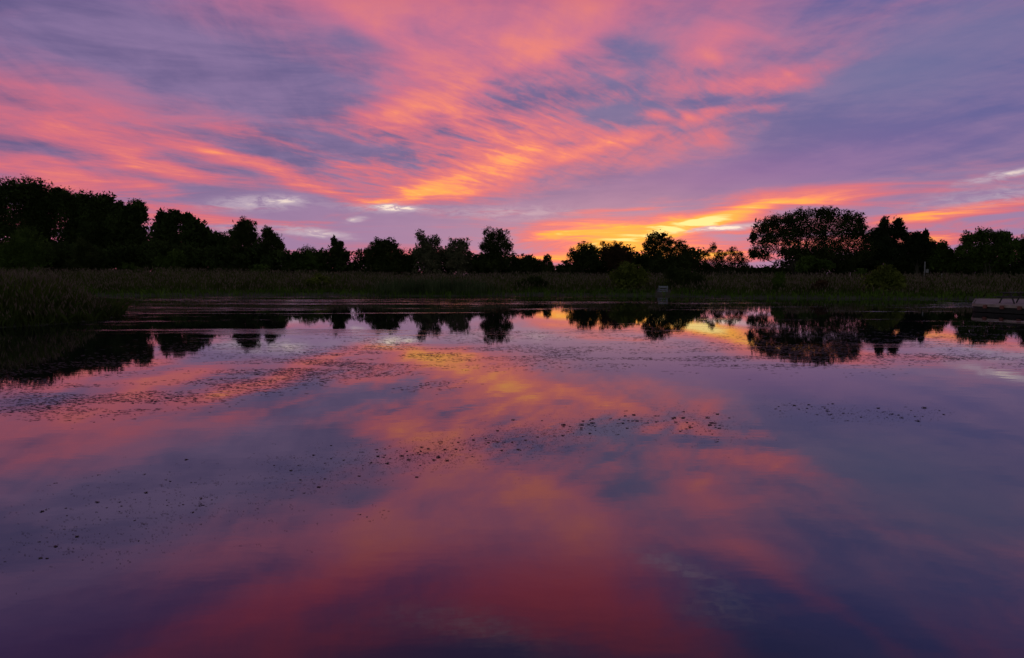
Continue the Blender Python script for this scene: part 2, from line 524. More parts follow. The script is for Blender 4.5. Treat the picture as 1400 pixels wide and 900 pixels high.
def plant(name, label, cat, lobes, y, leaf='tree', dens=1.0, size=None, seed=1, spread=.34, ncl=1.0, group=None, base_px=None,
          trunk_r=None, conifer=False, stems=1, depth=.8, bare=0, z_sink=0.05, inner=1.0, shoots=3, link_lobes=True, cap=30000):
    """lobes: (px, py, rx, ry) of each crown mass as it stands at distance y; depth is filled in the round."""
    rng = np.random.default_rng(seed)
    sc = y / FPX
    L = []
    for (px, py, rx, ry) in lobes:
        c = at_y(px, py, y)
        L.append((c.x, y + rng.uniform(-.5, .5) * rx * sc * depth, c.z, rx * sc, ry * sc))
    raw = list(L)
    for i, (x, yy, z, rx, rz) in enumerate(raw):
        # masses between neighbouring limbs, and ragged side shoots on the outline
        for q in raw[i + 1:]:
            if link_lobes and abs(q[0] - x) < (rx + q[3]) * 1.15 and abs(q[2] - z) < (rz + q[4]) * 1.15:
                L.append(((x + q[0]) / 2, (yy + q[1]) / 2 + rng.normal() * .3 * rx, (z + q[2]) / 2, .42 * (rx + q[3]), .42 * (rz + q[4])))
        for _ in range(shoots):
            a_ = rng.uniform(-.5, math.pi + .5)
            k_ = rng.uniform(.72, .98); r_ = rng.uniform(.2, .4)
            L.append((x + math.cos(a_) * rx * k_, yy + rng.normal() * .3 * rx, z + math.sin(a_) * rz * k_, rx * r_, rz * r_ * .9))
    nraw = len(raw)
    L = np.array(L)
    bx = at_y(base_px, 380, y).x if base_px else float(np.average(L[:, 0], weights=L[:, 3] * L[:, 4]))
    gz = float(ground_z(bx, y)) - z_sink
    root = empty(name, (bx, y, gz), label, cat, group)
    off = np.array([bx, y, gz])
    L[:, 0] -= bx; L[:, 1] -= y; L[:, 2] -= gz
    size = size or max(.20, .0020 * y)
    cents, rads, own = [], [], []
    for i, (x, yy, z, rx, rz) in enumerate(L):
        k = max(9, int(ncl * 24 * (1 + .10 * rx * rz)))
        k = min(k, 90)
        d = rng.normal(size=(k, 3)); d /= np.linalg.norm(d, axis=1)[:, None]
        rr = rng.random(k) ** .5 * 1.0
        q = np.array([x, yy, z]) + d * rr[:, None] * np.array([rx, (rx * rz) ** .5 * depth, rz])
        q[:, 2] = np.maximum(q[:, 2], .25)
        cents.append(q); own += [i] * k
        rads.append(rng.uniform(.65, 1.35, k) * spread * min(rx, rz) * rng.choice([1.15, .9, .5], k))
    cents = np.concatenate(cents); rads = np.concatenate(rads); own = np.array(own)
    area = float(np.sum(L[:nraw, 3] * L[:nraw, 4])) * math.pi * 1.15
    n = int(dens * 5.0 * area / (.2 * size * size))
    n = max(260, min(n, cap))
    # crown: fine sprays everywhere, broader ones deep inside
    wgt = rads ** 1.8 / np.sum(rads ** 1.8)
    order = rng.choice(len(cents), n, p=wgt)
    v, f = leaf_cloud(cents[order], rads[order], n, size, rng, .85 if not conifer else .6)
    size2 = size * 2.3
    n2 = max(40, min(int(inner * dens * 4.5 * area / (.2 * size2 * size2)), 6000))
    i2 = rng.integers(0, nraw, n2)
    core = L[i2][:, :3] + rng.normal(size=(n2, 3)) * .33 * np.stack([L[i2][:, 3], L[i2][:, 3] * depth, L[i2][:, 4]], -1)
    v2, f2 = leaf_cloud(core, np.full(n2, .3), n2, size2, rng)
    v = np.concatenate([v, v2]); f = np.concatenate([f, f2 + 4 * n])
    v[:, 2] = np.maximum(v[:, 2], .02)
    link('crown', mesh_np('crown', v, f, [M_LEAF[leaf]]), root)
    # trunk and limbs
    top = float(np.max(L[:, 2])); r0 = trunk_r or max(.035, .021 * top)
    mb = MB()
    jit = lambda s_: Vector((rng.normal() * s_, rng.normal() * s_, rng.normal() * s_ * .5))
    if conifer:
        for (px_, py_) in [(0.0, 0.0)]:
            mb.tube([(0, 0, 0), (0, 0, top * .5), (0, 0, top * 1.02)], [r0, r0 * .6, .02], 7)
    bases = []
    for s_ in range(stems):
        ang = rng.uniform(0, 6.28)
        o0 = Vector((math.cos(ang), math.sin(ang), 0)) * (0 if stems == 1 else rng.uniform(.1, .5) * max(.3, np.mean(L[:, 3]) * .4))
        bases.append(o0)
    for i, (x, yy, z, rx, rz) in enumerate(L[:nraw]):
        o0 = bases[i % stems]
        c = Vector((x, yy, z))
        fork = Vector((o0.x * .7 + x * .12, o0.y * .7 + yy * .12, min(z * .45, top * .34)))
        pts = [o0, o0.lerp(fork, .5) + jit(.04 * z), fork, fork.lerp(c, .55) + jit(.05 * z), c]
        rb = r0 * (1.0 if i == 0 else .75) * (1.0 if len(L) < 10 else .5)
        mb.tube(pts, [rb * 1.15, rb * .9, rb * .72, rb * .4, rb * .18], 6)
        sel = np.where(own == i)[0]
        for j in sel[:10]:
            q = Vector(cents[j]); st = fork.lerp(c, float(rng.uniform(.35, 1.0)))
            mb.tube([st, st.lerp(q, .5) + jit(.04 * z), q], [rb * .22, rb * .13, rb * .05], 4)
        for _ in range(bare):
            d = Vector((rng.normal() * .8, rng.normal() * .8, abs(rng.normal()) + .5)).normalized()
            q = c + d * max(rx, rz) * float(rng.uniform(.9, 1.5))
            mb.tube([c, c.lerp(q, .5) + jit(.04 * z), q], [rb * .14, rb * .09, rb * .04], 4)
    mb.build('trunk' if stems == 1 else 'stems', m_bark, root)
    return root


WOOD = 'trees of the dark wood on the left bank'
LINE = 'trees along the far bank'
T = lambda *a, **k: plant(a[0], a[1], 'tree', a[2], a[3], **k)
# --- the dark wood on the left
T('broadleaf_tree', 'tallest dark wood tree, cut by the left picture edge', [(-6, 280, 30, 36), (22, 264, 26, 21), (-40, 275, 36, 34), (2, 320, 46, 42), (40, 330, 24, 34)], 205, leaf='wood', size=.62, inner=2.2, dens=1.2, seed=11, group=WOOD)
T('broadleaf_tree', 'dark round-topped tree second from the left in the wood, above the pale round bush', [(46, 266, 22, 22), (72, 272, 20, 19), (58, 308, 34, 34), (65, 345, 34, 24)], 212, leaf='wood', size=.62, inner=2.2, dens=1.2, seed=12, group=WOOD)
T('broadleaf_tree', 'broad dark tree in the middle of the wood where its skyline starts to step down', [(95, 283, 22, 22), (118, 280, 18, 20), (105, 316, 32, 34), (95, 348, 30, 22)], 208, leaf='wood', size=.62, inner=2.2, dens=1.2, seed=13, group=WOOD)
T('broadleaf_tree', 'dark wood tree with a small knobbly top, left of the open branched one', [(142, 280, 14, 17), (136, 300, 22, 24), (145, 330, 28, 32), (130, 352, 24, 20)], 204, leaf='wood', size=.62, inner=2.2, dens=1.2, seed=14, group=WOOD)
T('broadleaf_tree', 'wood tree with sky showing through its open leaning top, last before the skyline dips', [(164, 292, 13, 16), (185, 286, 13, 13), (191, 297, 11, 9), (172, 318, 22, 24), (192, 330, 14, 24), (180, 348, 26, 22)], 200, leaf='wood', size=.62, inner=2.2, dens=1.2, seed=15, spread=.30, group=WOOD)
T('broadleaf_tree', 'dark tree with a twin-tufted top just right of the dip in the skyline', [(222, 301, 8, 13), (238, 298, 12, 11), (230, 322, 22, 22), (228, 348, 24, 22)], 195, leaf='wood', size=.62, inner=2.2, dens=1.2, seed=16, spread=.30, group=WOOD)
T('broadleaf_tree', 'dark tree sloping down to the right beside the twin-tufted one', [(256, 303, 11, 13), (272, 313, 11, 11), (282, 322, 9, 10), (264, 332, 22, 22), (270, 352, 24, 18)], 193, leaf='wood', size=.62, inner=2.2, dens=1.2, seed=17, spread=.30, group=WOOD)
T('broadleaf_tree', 'low rounded dark tree closing the wood, left of the tall pair', [(296, 330, 14, 13), (308, 336, 12, 14), (300, 352, 22, 18)], 190, leaf='wood', size=.62, inner=2.2, dens=1.2, seed=18, group=WOOD)
# --- the tree line
T('broadleaf_tree', 'taller of the pair right of the wood, its crown narrow at the top', [(334, 309, 14, 12), (323, 322, 10, 13), (343, 325, 11, 15), (332, 345, 18, 20), (330, 362, 20, 12)], 168, seed=21, spread=.31, group=LINE)
T('broadleaf_tree', 'shorter right-hand one of the pair, with a small pointed top and open sides', [(366, 319, 8, 11), (375, 330, 11, 12), (361, 342, 12, 16), (384, 338, 5, 6), (370, 358, 18, 14)], 166, seed=22, spread=.31, group=LINE)
T('leafy_tree', 'low green round tree left of the spire-shaped tree', [(420, 350, 16, 11), (405, 355, 11, 10), (438, 357, 10, 10), (420, 365, 24, 11)], 160, leaf='green', seed=23, group=LINE)
T('spire_tree', 'small spire-shaped tree with two thin ragged tips', [(457, 331, 4.5, 8), (466, 335, 3.5, 6), (458, 344, 10, 9), (472, 350, 7, 7), (462, 360, 17, 13)], 158, seed=24, spread=.30, group=LINE)
T('broadleaf_tree', 'broad two-headed dark tree alone between the spire tree and the feathery ones', [(517, 336, 11, 11), (535, 336, 10, 10), (504, 347, 7, 8), (526, 350, 24, 15), (549, 354, 10, 13), (528, 366, 28, 11)], 156, seed=25, inner=.6, dens=.85, spread=.31, group=LINE)
T('willow_tree', 'feathery pale tree with a tall curling left top', [(574, 324, 8, 10), (583, 331, 8, 9), (597, 330, 8, 10), (580, 346, 12, 14), (595, 350, 13, 15), (567, 347, 5, 5), (585, 366, 22, 11)], 154, leaf='willow', inner=.3, dens=.7, seed=26, spread=.30, group=LINE)
T('willow_tree', 'feathery rounded pale tree beside the curling one', [(622, 333, 9, 10), (635, 335, 8, 10), (614, 344, 7, 9), (627, 350, 16, 14), (641, 350, 5, 8), (625, 365, 20, 12)], 153, leaf='willow', inner=.3, dens=.7, seed=27, spread=.30, group=LINE)
T('broadleaf_tree', 'upright tree with a rounded top, tallest left of the orange glow', [(671, 322, 11, 12), (687, 324, 10, 11), (663, 338, 7, 9), (694, 338, 7, 9), (678, 342, 16, 13), (675, 360, 22, 15)], 150, seed=28, inner=.35, dens=.75, spread=.31, group=LINE)
T('leafy_tree', 'low spreading dark tree below the open glow, left of the lone little tree', [(720, 357, 13, 9), (732, 361, 9, 8), (706, 361, 9, 10), (718, 368, 20, 8)], 152, seed=29, group=LINE)
T('small_tree', 'lone little tree standing in the orange gap of the tree line', [(748, 354, 5.5, 6), (743, 362, 4.5, 5), (753, 364, 4, 6), (748, 371, 8, 5)], 150, seed=30, spread=.32, group=LINE)
T('broadleaf_tree', 'dome-shaped tree sloping up from the orange gap', [(797, 340, 9, 10), (784, 349, 9, 10), (811, 342, 8, 10), (803, 356, 18, 15), (777, 364, 11, 9)], 150, seed=31, inner=.35, dens=.75, spread=.32, group=LINE)
T('broadleaf_tree', 'lower russet-tinged tree in front of the brightest glow', [(826, 341, 9, 10), (845, 338, 9, 8), (838, 352, 17, 13), (858, 350, 9, 9), (848, 365, 20, 10)], 152, leaf='russet', inner=.3, dens=.7, seed=32, spread=.32, group=LINE)
T('broadleaf_tree', 'tall twin-topped tree with a ragged right shoulder, above the bench', [(889, 327, 8, 10), (903, 325, 9, 10), (884, 339, 6, 9), (915, 331, 7, 8), (897, 344, 17, 15), (930, 334, 7, 8), (940, 344, 6, 9), (925, 351, 13, 13), (905, 364, 26, 12), (946, 360, 16, 11)], 148, seed=33, inner=.3, dens=.7, spread=.30, group=LINE)
T('thin_tree', 'thin half-bare tree with twigs against the orange sky, left of the biggest crown', [(974, 339, 4.5, 8), (965, 347, 8, 6), (985, 349, 8, 7), (1002, 344, 7, 6), (1010, 352, 7, 7), (980, 361, 17, 10), (1003, 362, 15, 9), (962, 364, 10, 8), (1018, 362, 8, 9)], 146, seed=34, dens=.62, spread=.5, size=.25, bare=6, inner=.08, link_lobes=False, shoots=3, group=LINE)
T('broadleaf_tree', 'biggest tree on the right, a wide airy crown lit through from behind', [(1120, 292, 14, 12), (1042, 311, 13, 13), (1031, 325, 7, 11), (1058, 304, 13, 12), (1050, 327, 15, 14), (1078, 301, 13, 12), (1075, 320, 17, 16), (1096, 296, 13, 13), (1100, 316, 18, 18), (1138, 294, 14, 12), (1160, 298, 13, 12), (1174, 302, 9, 11), (1130, 318, 18, 18), (1163, 320, 17, 17), (1043, 347, 13, 11), (1085, 343, 20, 15), (1122, 343, 24, 19), (1160, 348, 24, 19), (1178, 318, 12, 13), (1186, 340, 14, 17), (1030, 347, 8, 9)], 142, seed=35, dens=.72, spread=.29, ncl=1.0, inner=.42, size=.29, shoots=3, cap=64000, base_px=1088, trunk_r=.4, group=LINE)
T('spruce_tree', 'dark spiky double-topped evergreen right of the biggest crown', [(1208, 306, 6, 9), (1228, 306, 7, 9), (1206, 318, 10, 9), (1231, 319, 11, 9), (1216, 332, 19, 13), (1240, 326, 6, 8), (1218, 350, 24, 15), (1218, 317, 13, 9), (1193, 325, 10, 14), (1197, 345, 14, 16)], 143, leaf='dark', seed=36, spread=.36, conifer=True, group=LINE)
T('spruce_tree', 'smaller dark pointed evergreen behind the pale post', [(1266, 321, 4, 8), (1253, 325, 9, 9), (1262, 335, 11, 10), (1255, 350, 17, 15), (1247, 330, 12, 12), (1240, 340, 12, 12), (1276, 340, 9, 11)], 145, leaf='dark', seed=37, spread=.32, conifer=True, group=LINE)
T('leafy_tree', 'low tree in the dip between the pointed evergreen and the rounded one at far right', [(1288, 337, 7, 8), (1297, 347, 6, 8), (1284, 350, 13, 13), (1288, 362, 18, 12), (1300, 356, 12, 10)], 144, leaf='green', seed=38, group=LINE)
T('broadleaf_tree', 'big rounded green-tinged tree above the deck', [(1325, 328, 13, 11), (1344, 323, 15, 11), (1362, 326, 13, 11), (1374, 325, 9, 10), (1389, 333, 6, 8), (1340, 345, 25, 17), (1374, 348, 18, 17), (1311, 344, 6, 8), (1345, 362, 34, 12)], 140, leaf='green', seed=39, spread=.31, group=LINE)
T('broadleaf_tree', 'tree cut off by the right picture edge', [(1400, 338, 8, 10), (1418, 328, 18, 20), (1410, 352, 18, 16), (1440, 340, 20, 26)], 141, seed=40, group=LINE)

# --- bushes in front of the trees
B = lambda *a, **k: plant(a[0], a[1], 'bush', a[2], a[3], stems=5, **k)
B('bush', 'big round pale green bush in front of the left wood', [(32, 338, 26, 24), (18, 350, 18, 20), (50, 352, 18, 20), (34, 364, 32, 14)], 150, leaf='green', seed=51, dens=.9)
B('bush', 'upright grey green bush before the wood, right of the big round one', [(112, 339, 12, 12), (118, 351, 15, 13), (106, 362, 16, 10)], 150, leaf='tree', seed=52)
B('bush', 'small leafy bush at the foot of the wood where the skyline dips', [(179, 366, 9, 7), (187, 370, 8, 5)], 120, leaf='green', seed=53)
B('bush', 'pair of low rounded bushes merged below the twin-tufted tree', [(245, 354, 12, 12), (220, 358, 10, 9), (235, 368, 20, 8)], 150, leaf='green', seed=54)
B('bush', 'small bright bush at the grass edge below the tall pair', [(357, 367, 10, 6), (350, 370, 7, 5)], 125, leaf='green', seed=55)
B('bush', 'low olive bush standing in the meadow grass on the left', [(436, 383, 12, 8), (426, 388, 10, 7), (446, 389, 8, 7)], 89, leaf='olive', seed=56)
B('bush', 'dark low bush on the bank under the spreading dark tree', [(728, 384, 14, 7), (716, 390, 12, 7), (742, 390, 8, 6)], 89, leaf='tree', seed=57)
B('bush', 'wide olive bush on the bank left of the bench', [(858, 369, 17, 10), (845, 378, 12, 9), (874, 378, 14, 10), (858, 388, 24, 8)], 86, leaf='olive', seed=58)
B('bush', 'dark bushy clump on the bank just right of the bench', [(942, 379, 19, 12), (926, 386, 12, 10), (955, 387, 13, 9), (918, 374, 9, 9)], 85.5, leaf='tree', seed=59)
B('bush', 'narrow green bush below the left side of the biggest crown', [(1065, 380, 8, 9), (1062, 391, 10, 8)], 77.5, leaf='green', seed=60)
B('bush', 'small reddish bush on the bank between two green bushes', [(1125, 388, 9, 5), (1116, 392, 7, 5)], 76.5, leaf='russet', seed=61)
B('bush', 'large yellow green willow bush on the right bank', [(1212, 374, 17, 11), (1226, 384, 12, 11), (1195, 385, 13, 11), (1208, 393, 28, 9)], 75, leaf='olive', seed=62, dens=1.1)
B('bush', 'little pale green bush behind the willow bush', [(1178, 372, 6, 5), (1172, 376, 7, 4)], 110, leaf='green', seed=63)
B('bush', 'rounded green bush under the right of the biggest crown', [(1108, 358, 14, 10), (1128, 363, 12, 8), (1095, 366, 12, 7)], 132, leaf='green', seed=64)

# --- the unbroken undergrowth under the trees
rng = np.random.default_rng(90)
cs, rs = [], []
for px in np.arange(-140, 1540, 3.2):
    topy = 346 + 4 * math.sin(px * .05) + 4 * math.sin(px * .137 + 1) + 6 * mnoise.noise(Vector((px * .03, 3, 0)))
    if px < 320: topy -= 8
    if 474 < px < 492: topy = 360
    if 700 < px < 790: topy = 367
    if 955 < px < 1075: topy = 369
    if 1296 < px < 1312: topy = 358
    y = rng.uniform(158, 172)
    zt = at_y(px, topy, y).z; x = at_y(px, topy, y).x
    z0 = float(ground_z(x, y))
    for k in range(13):
        cs.append((x + rng.normal() * .5, y + rng.normal() * 2, z0 + (zt - z0) * rng.uniform(0, .98))); rs.append(rng.uniform(.9, 1.6))
v, f = leaf_cloud(np.array(cs), np.array(rs), 190000, .85, rng, .9)
v[:, 2] = np.maximum(v[:, 2], .9)
o = link('undergrowth', mesh_np('undergrowth', v, f, [M_LEAF['wood']]))
tag(o, 'dark unbroken undergrowth filling the foot of the tree line', 'undergrowth', kind='stuff')
# ------------------------------------------------------------------ grasses and reeds
m_blade = leafy('grass_blade', (.034, .046, .012), (.075, .095, .025), .30, .3)
m_seed = leafy('grass_seed', (.095, .074, .060), (.165, .128, .105), .5, .3)
m_lush = leafy('lush_blade', (.045, .080, .014), (.10, .17, .028), .8, .3)
m_sedge = leafy('sedge_blade', (.026, .038, .011), (.055, .075, .020), .8, .3)
m_reed = leafy('reed_blade', (.040, .058, .028), (.082, .108, .052), .5, .3)


BENCH_X, BENCH_Y = at(906.5, 403.4).x, at(906.5, 403.4).y


def blades(name, x, y, h, w, lean, mats, seed, headf=0.0, headlen=.3, headw=.07):
    rng = np.random.default_rng(seed)
    free = ~((np.abs(x - BENCH_X * y / BENCH_Y) < .95) & (np.abs(y - BENCH_Y) < 4.5))   # trodden patch round the bench
    x, y, h, w = x[free], y[free], h[free], w[free]
    n = len(x)
    z = ground_z(x, y) - .03
    z = np.maximum(z, -.15)
    a = rng.uniform(0, 2 * math.pi, n); la = rng.uniform(0, 2 * math.pi, n); lm = np.abs(rng.normal(0, lean, n)) * h
    cx, cy = np.cos(a) * w / 2, np.sin(a) * w / 2
    tx, ty = x + np.cos(la) * lm, y + np.sin(la) * lm
    p0 = np.stack([x - cx, y - cy, z], -1); p1 = np.stack([x + cx, y + cy, z], -1)
    mx, my = x + np.cos(la) * lm * .3, y + np.sin(la) * lm * .3
    p2 = np.stack([mx + cx * .8, my + cy * .8, z + h * .55], -1); p3 = np.stack([tx, ty, z + h], -1)
    V = np.stack([p0, p1, p2, p3], 1).reshape(-1, 3)
    Fc = np.arange(4 * n).reshape(n, 4); mi = np.zeros(n, int)
    if headf > 0:
        s_ = np.where(rng.random(n) < headf)[0]; k = len(s_)
        hl = headlen * rng.uniform(.6, 1.5, k); hw = headw * rng.uniform(.6, 1.4, k)
        top = p3[s_]; dirx = np.cos(la[s_]) * .25; diry = np.sin(la[s_]) * .25
        b2 = rng.uniform(0, 2 * math.pi, k)
        q0 = top - np.stack([dirx * hl, diry * hl, hl * .6], -1)
        q2 = top + np.stack([dirx * hl, diry * hl, hl * .6], -1)
        sd_ = np.stack([np.cos(b2) * hw, np.sin(b2) * hw, 0 * hw], -1)
        V = np.concatenate([V, np.stack([q0, top + sd_, q2, top - sd_], 1).reshape(-1, 3)])
        Fc = np.concatenate([Fc, 4 * n + np.arange(4 * k).reshape(k, 4)]); mi = np.concatenate([mi, np.ones(k, int)])
    return link(name, mesh_np(name, V, Fc, mats, mi))


def scatter(n, xr, yr, seed, keep):
    rng = np.random.default_rng(seed)
    x = rng.uniform(*xr, n); y = yr[0] + (yr[1] - yr[0]) * rng.random(n) ** 1.5
    k = keep(x, y, rng)
    return x[k], y[k], rng


def clump(x, y, s, seed):
    return np.array([mnoise.noise(Vector((a * s, b_ * s, seed))) for a, b_ in zip(x, y)])


# meadow behind the far shore
def keep_far(x, y, rng):
    s = sdf(x, y)
    return (s > .9) & (y > 68) & (np.abs(x) < y * .86 + 8) & (s < 75) & (rng.random(len(x)) < np.clip(1.15 - s / 60, .12, 1))


x, y, rng = scatter(150000, (-125, 125), (68, 160), 5, keep_far)
s = sdf(x, y)
c = clump(x, y, .09, 3.0)
c2 = clump(x, y, .33, 5.0)
h = (1.25 + .45 * sm(s, 2, 14)) * (1 + .20 * c + .27 * c2) * rng.uniform(.6, 1.12, len(x)) * sm(s, -.8, 4)
h = h * (1 + .10 * sm(-x, 10, 60)) - .18 * sm(x, 10, 60)
o = blades('meadow_grass', x, y, np.maximum(h, .25), np.full(len(x), .07), .13, [m_blade, m_seed], 6, .55, .30, .05)
tag(o, 'tall meadow grass with brownish seed heads along the far bank', 'grass', kind='stuff')

# lush low growth at the water line of the far shore
x, y, rng = scatter(90000, (-95, 95), (66, 100), 8, lambda x, y, r: (lambda s: (s > -.25 - 2.2 * np.maximum(0, clump(x, y, .13, 4.0) - .1)) & (s < 3.2) & (np.abs(x) < y * .86 + 5))(sdf(x, y)))
c = clump(x, y, .22, 7.0)
h = rng.uniform(.25, .75, len(x)) * (1 + .5 * c)
o = blades('shore_grass', x, y, h, np.full(len(x), .09), .35, [m_lush], 9)
tag(o, 'low lush green growth at the water edge of the far bank', 'grass', kind='stuff')

# cattails in the middle
rng = np.random.default_rng(15)
pxs = np.concatenate([rng.normal(590, 32, 1500), rng.normal(545, 20, 400), rng.normal(640, 22, 500)])
yy = rng.uniform(81, 86, len(pxs))
xx = (pxs - 700) / FPX * yy
o = blades('cattails', xx, yy, rng.uniform(1.1, 2.1, len(xx)), np.full(len(xx), .06), .07, [m_reed, m_seed], 16, .12, .16, .035)
tag(o, 'upright cattail reeds standing in the shallows below the feathery trees', 'reeds', kind='stuff')

# the grassy point on the left
def keep_pt(x, y, rng): return (sdf(x, y) > -.1) & (y < 66) & (y > 27)


x, y, rng = scatter(90000, (-72, -22), (27, 66), 18, keep_pt)
s = sdf(x, y); c = clump(x, y, .25, 9.0)
h = (.55 + 1.45 * sm(s, 0, 3.6)) * (1 + .22 * c) * rng.uniform(.55, 1.12, len(x))
o = blades('tall_grass', x, y, h, np.full(len(x), .055), .17, [m_blade, m_seed], 19, .42, .26, .035)
tag(o, 'tall green grass with reddish plumes on the near left point', 'grass', kind='stuff')
x, y, rng = scatter(26000, (-45, -22), (27, 56), 28, lambda x, y, r: (lambda s: (s > -.5) & (s < 2.0))(sdf(x, y)))
c = clump(x, y, .4, 2.0)
o = blades('bank_sedge', x, y, rng.uniform(.3, .95, len(x)) * (1 + .4 * c), np.full(len(x), .05), .45, [m_sedge], 29)
tag(o, 'arching dark green sedge along the edge of the near left point', 'sedge', kind='stuff')
# broad leaves mixed in on the point
rng = np.random.default_rng(33)
q = [(a, b_) for a, b_ in zip(rng.uniform(-40, -23, 900), rng.uniform(29, 50, 900))]
qa = np.array(q); k = sdf(qa[:, 0], qa[:, 1]) > .4
qa = qa[k][:190]
cen = np.column_stack([qa, ground_z(qa[:, 0], qa[:, 1]) + rng.uniform(.3, 1.25, len(qa))])
v, f = leaf_cloud(cen, rng.uniform(.25, .5, len(qa)), 9000, .14, rng)
o = link('bank_herbs', mesh_np('bank_herbs', v, f, [M_LEAF['green']]))
tag(o, 'leafy herbs growing among the grass of the near left point', 'herbs', kind='stuff')
# ------------------------------------------------------------------ things on the shore
m_deck = plain('weathered_deck', (.31, .235, .24), .7, (.19, .14, .14), 2.2, .3, (1, 1, 1))
m_skirt = plain('dark_skirt', (.018, .016, .018), .9)
m_red = plain('red_post', (.16, .045, .04), .7)
m_table = plain('table_wood', (.045, .04, .045), .8, (.025, .022, .025), 5)
m_pale = plain('pale_paint', (.20, .21, .29), .6, (.14, .15, .20), 6)
m_gal = plain('pale_post', (.16, .16, .19), .6, (.11, .11, .13), 4)

# --- wooden deck at the right, one rounded corner towards the open water
edge = at(1328, 426.5)
DZ = .52
KA, KB, KD = Vector((edge.x, edge.y)), Vector((at(1400, 430.5).x, at(1400, 430.5).y)), at(1333, 409.0, DZ)
fdir = (KB - KA).normalized()
KB = KA + fdir * 17
KD = Vector((KD.x, KD.y))
KC, KE = KB + Vector((14, 2)), KD + Vector((16, -3))
CORNERS = [(KA, 1.1), (KB, .4), (KC, .4), (KE, .4), (KD, 1.6)]
cen_ = (KA + KB + KC + KE + KD) / 5
deck = empty('deck', (cen_.x, cen_.y, 0), 'low weathered wooden deck over the water at the right picture edge', 'deck')
ox, oy = deck.location.x, deck.location.y


def deck_outline(ins):
    """Plan of the deck with its corners rounded, moved inwards by ins."""
    pts = []
    m = len(CORNERS)
    for i in range(m):
        p, r = CORNERS[i]
        a = (CORNERS[i - 1][0] - p).normalized(); c = (CORNERS[(i + 1) % m][0] - p).normalized()
        half = a.angle(c) / 2
        t = r / math.tan(half)
        q0, q1 = p + a * t, p + c * t
        for k in range(7):
            u = k / 6
            pts.append(q0 * (1 - u) ** 2 + p * 2 * u * (1 - u) + q1 * u * u)
    out = []
    for i, p in enumerate(pts):
        d = (pts[(i + 1) % len(pts)] - pts[i - 1]).normalized()
        out.append((p.x - d.y * ins - ox, p.y + d.x * ins - oy))
    return out


def slab(name, outline, z0, z1, mat, parent):
    n = len(outline)
    V = [(a, b_, z0) for a, b_ in outline] + [(a, b_, z1) for a, b_ in outline]
    Fc = [list(range(n))[::-1], list(range(n, 2 * n))] + [[i, (i + 1) % n, n + (i + 1) % n, n + i] for i in range(n)]
    me = bpy.data.meshes.new(name); me.from_pydata(V, [], Fc); me.materials.append(mat); me.update()
    return link(name, me, parent)


# planked top: boards with gaps, cut to the outline
ol = deck_outline(.10)


def span(yq):                         # x range of the outline at a given y
    xs_ = []
    for i in range(len(ol)):
        (a, b_), (c, d) = ol[i], ol[(i + 1) % len(ol)]
        if (b_ > yq) != (d > yq): xs_.append(a + (yq - b_) * (c - a) / (d - b_))
    return (min(xs_), max(xs_)) if len(xs_) > 1 else None


mb = MB()
ylo, yhi = min(q[1] for q in ol), max(q[1] for q in ol)
yq = ylo + .2
while yq < yhi - .1:
    sp = span(yq)
    if sp: mb.box(((sp[0] + sp[1]) / 2, yq, DZ - .016), (sp[1] - sp[0] - .02, .137, .036))
    yq += .145
mb.build('planking', m_deck, deck)
slab('skirt', deck_outline(.06), .03, DZ - .04, m_skirt, deck)
# pale edge board
oo, oi = deck_outline(0), deck_outline(.055)
n = len(oo); V = []; Fc = []
for z in (DZ - .13, DZ + .05):
    V += [(a, b_, z) for a, b_ in oo]; V += [(a, b_, z) for a, b_ in oi]
for i in range(n):
    j = (i + 1) % n
    Fc += [[i, j, 2 * n + j, 2 * n + i], [n + j, n + i, 3 * n + i, 3 * n + j], [2 * n + i, 2 * n + j, 3 * n + j, 3 * n + i], [j, i, n + i, n + j]]
me = bpy.data.meshes.new('edge_board'); me.from_pydata(V, [], Fc); me.materials.append(m_deck); me.update()
link('edge_board', me, deck)
# reddish bumper blocks along the face
fl = [Vector((*p, 0)) for p in deck_outline(-.05)]
run = fl[2:8]
acc = 0.0
for a, b_ in zip(run[:-1], run[1:]):
    L_ = (b_ - a).length; t = 1.15 - acc
    while t < L_:
        q = a.lerp(b_, t / L_); d = b_ - a
        MB().box((q.x, q.y, DZ - .12), (.24, .09, .24), math.atan2(d.y, d.x), .02).build('bumper', m_red, deck)
        t += 1.15
    acc = (acc + L_) % 1.15

# --- picnic table on the deck
tp = at_y(1388, 406, 47.5)
table = empty('picnic_table', (tp.x, tp.y, DZ + .004), 'dark wooden picnic table with attached benches, standing on the deck', 'picnic table')
table.rotation_euler = (0, 0, R(9))
mb = MB()
for k in range(5): mb.box((0, -.30 + k * .15, .765), (1.9, .138, .04), 0, .006)
mb.build('table_top', m_table, table)
for sy in (-1, 1):
    mb = MB()
    for k in range(2): mb.box((0, sy * (.62 + k * .145), .455), (1.9, .135, .04), 0, .006)
    mb.build('bench_seat', m_table, table)
for sx in (-.68, .68):
    mb = MB()
    mb.bar((sx, -.78, .41), (sx, .78, .41), .04, .09); mb.bar((sx, -.36, .72), (sx, .36, .72), .04, .07)
    mb.build('cross_beam', m_table, table)
    for sy in (-1, 1):
        MB().bar((sx + .042, sy * .60, .0), (sx + .042, sy * .22, .735), .04, .09).build('leg', m_table, table)
MB().bar((-.66, 0, .40), (-.1, 0, .73), .05, .06).bar((.66, 0, .40), (.1, 0, .73), .05, .06).build('brace', m_table, table)

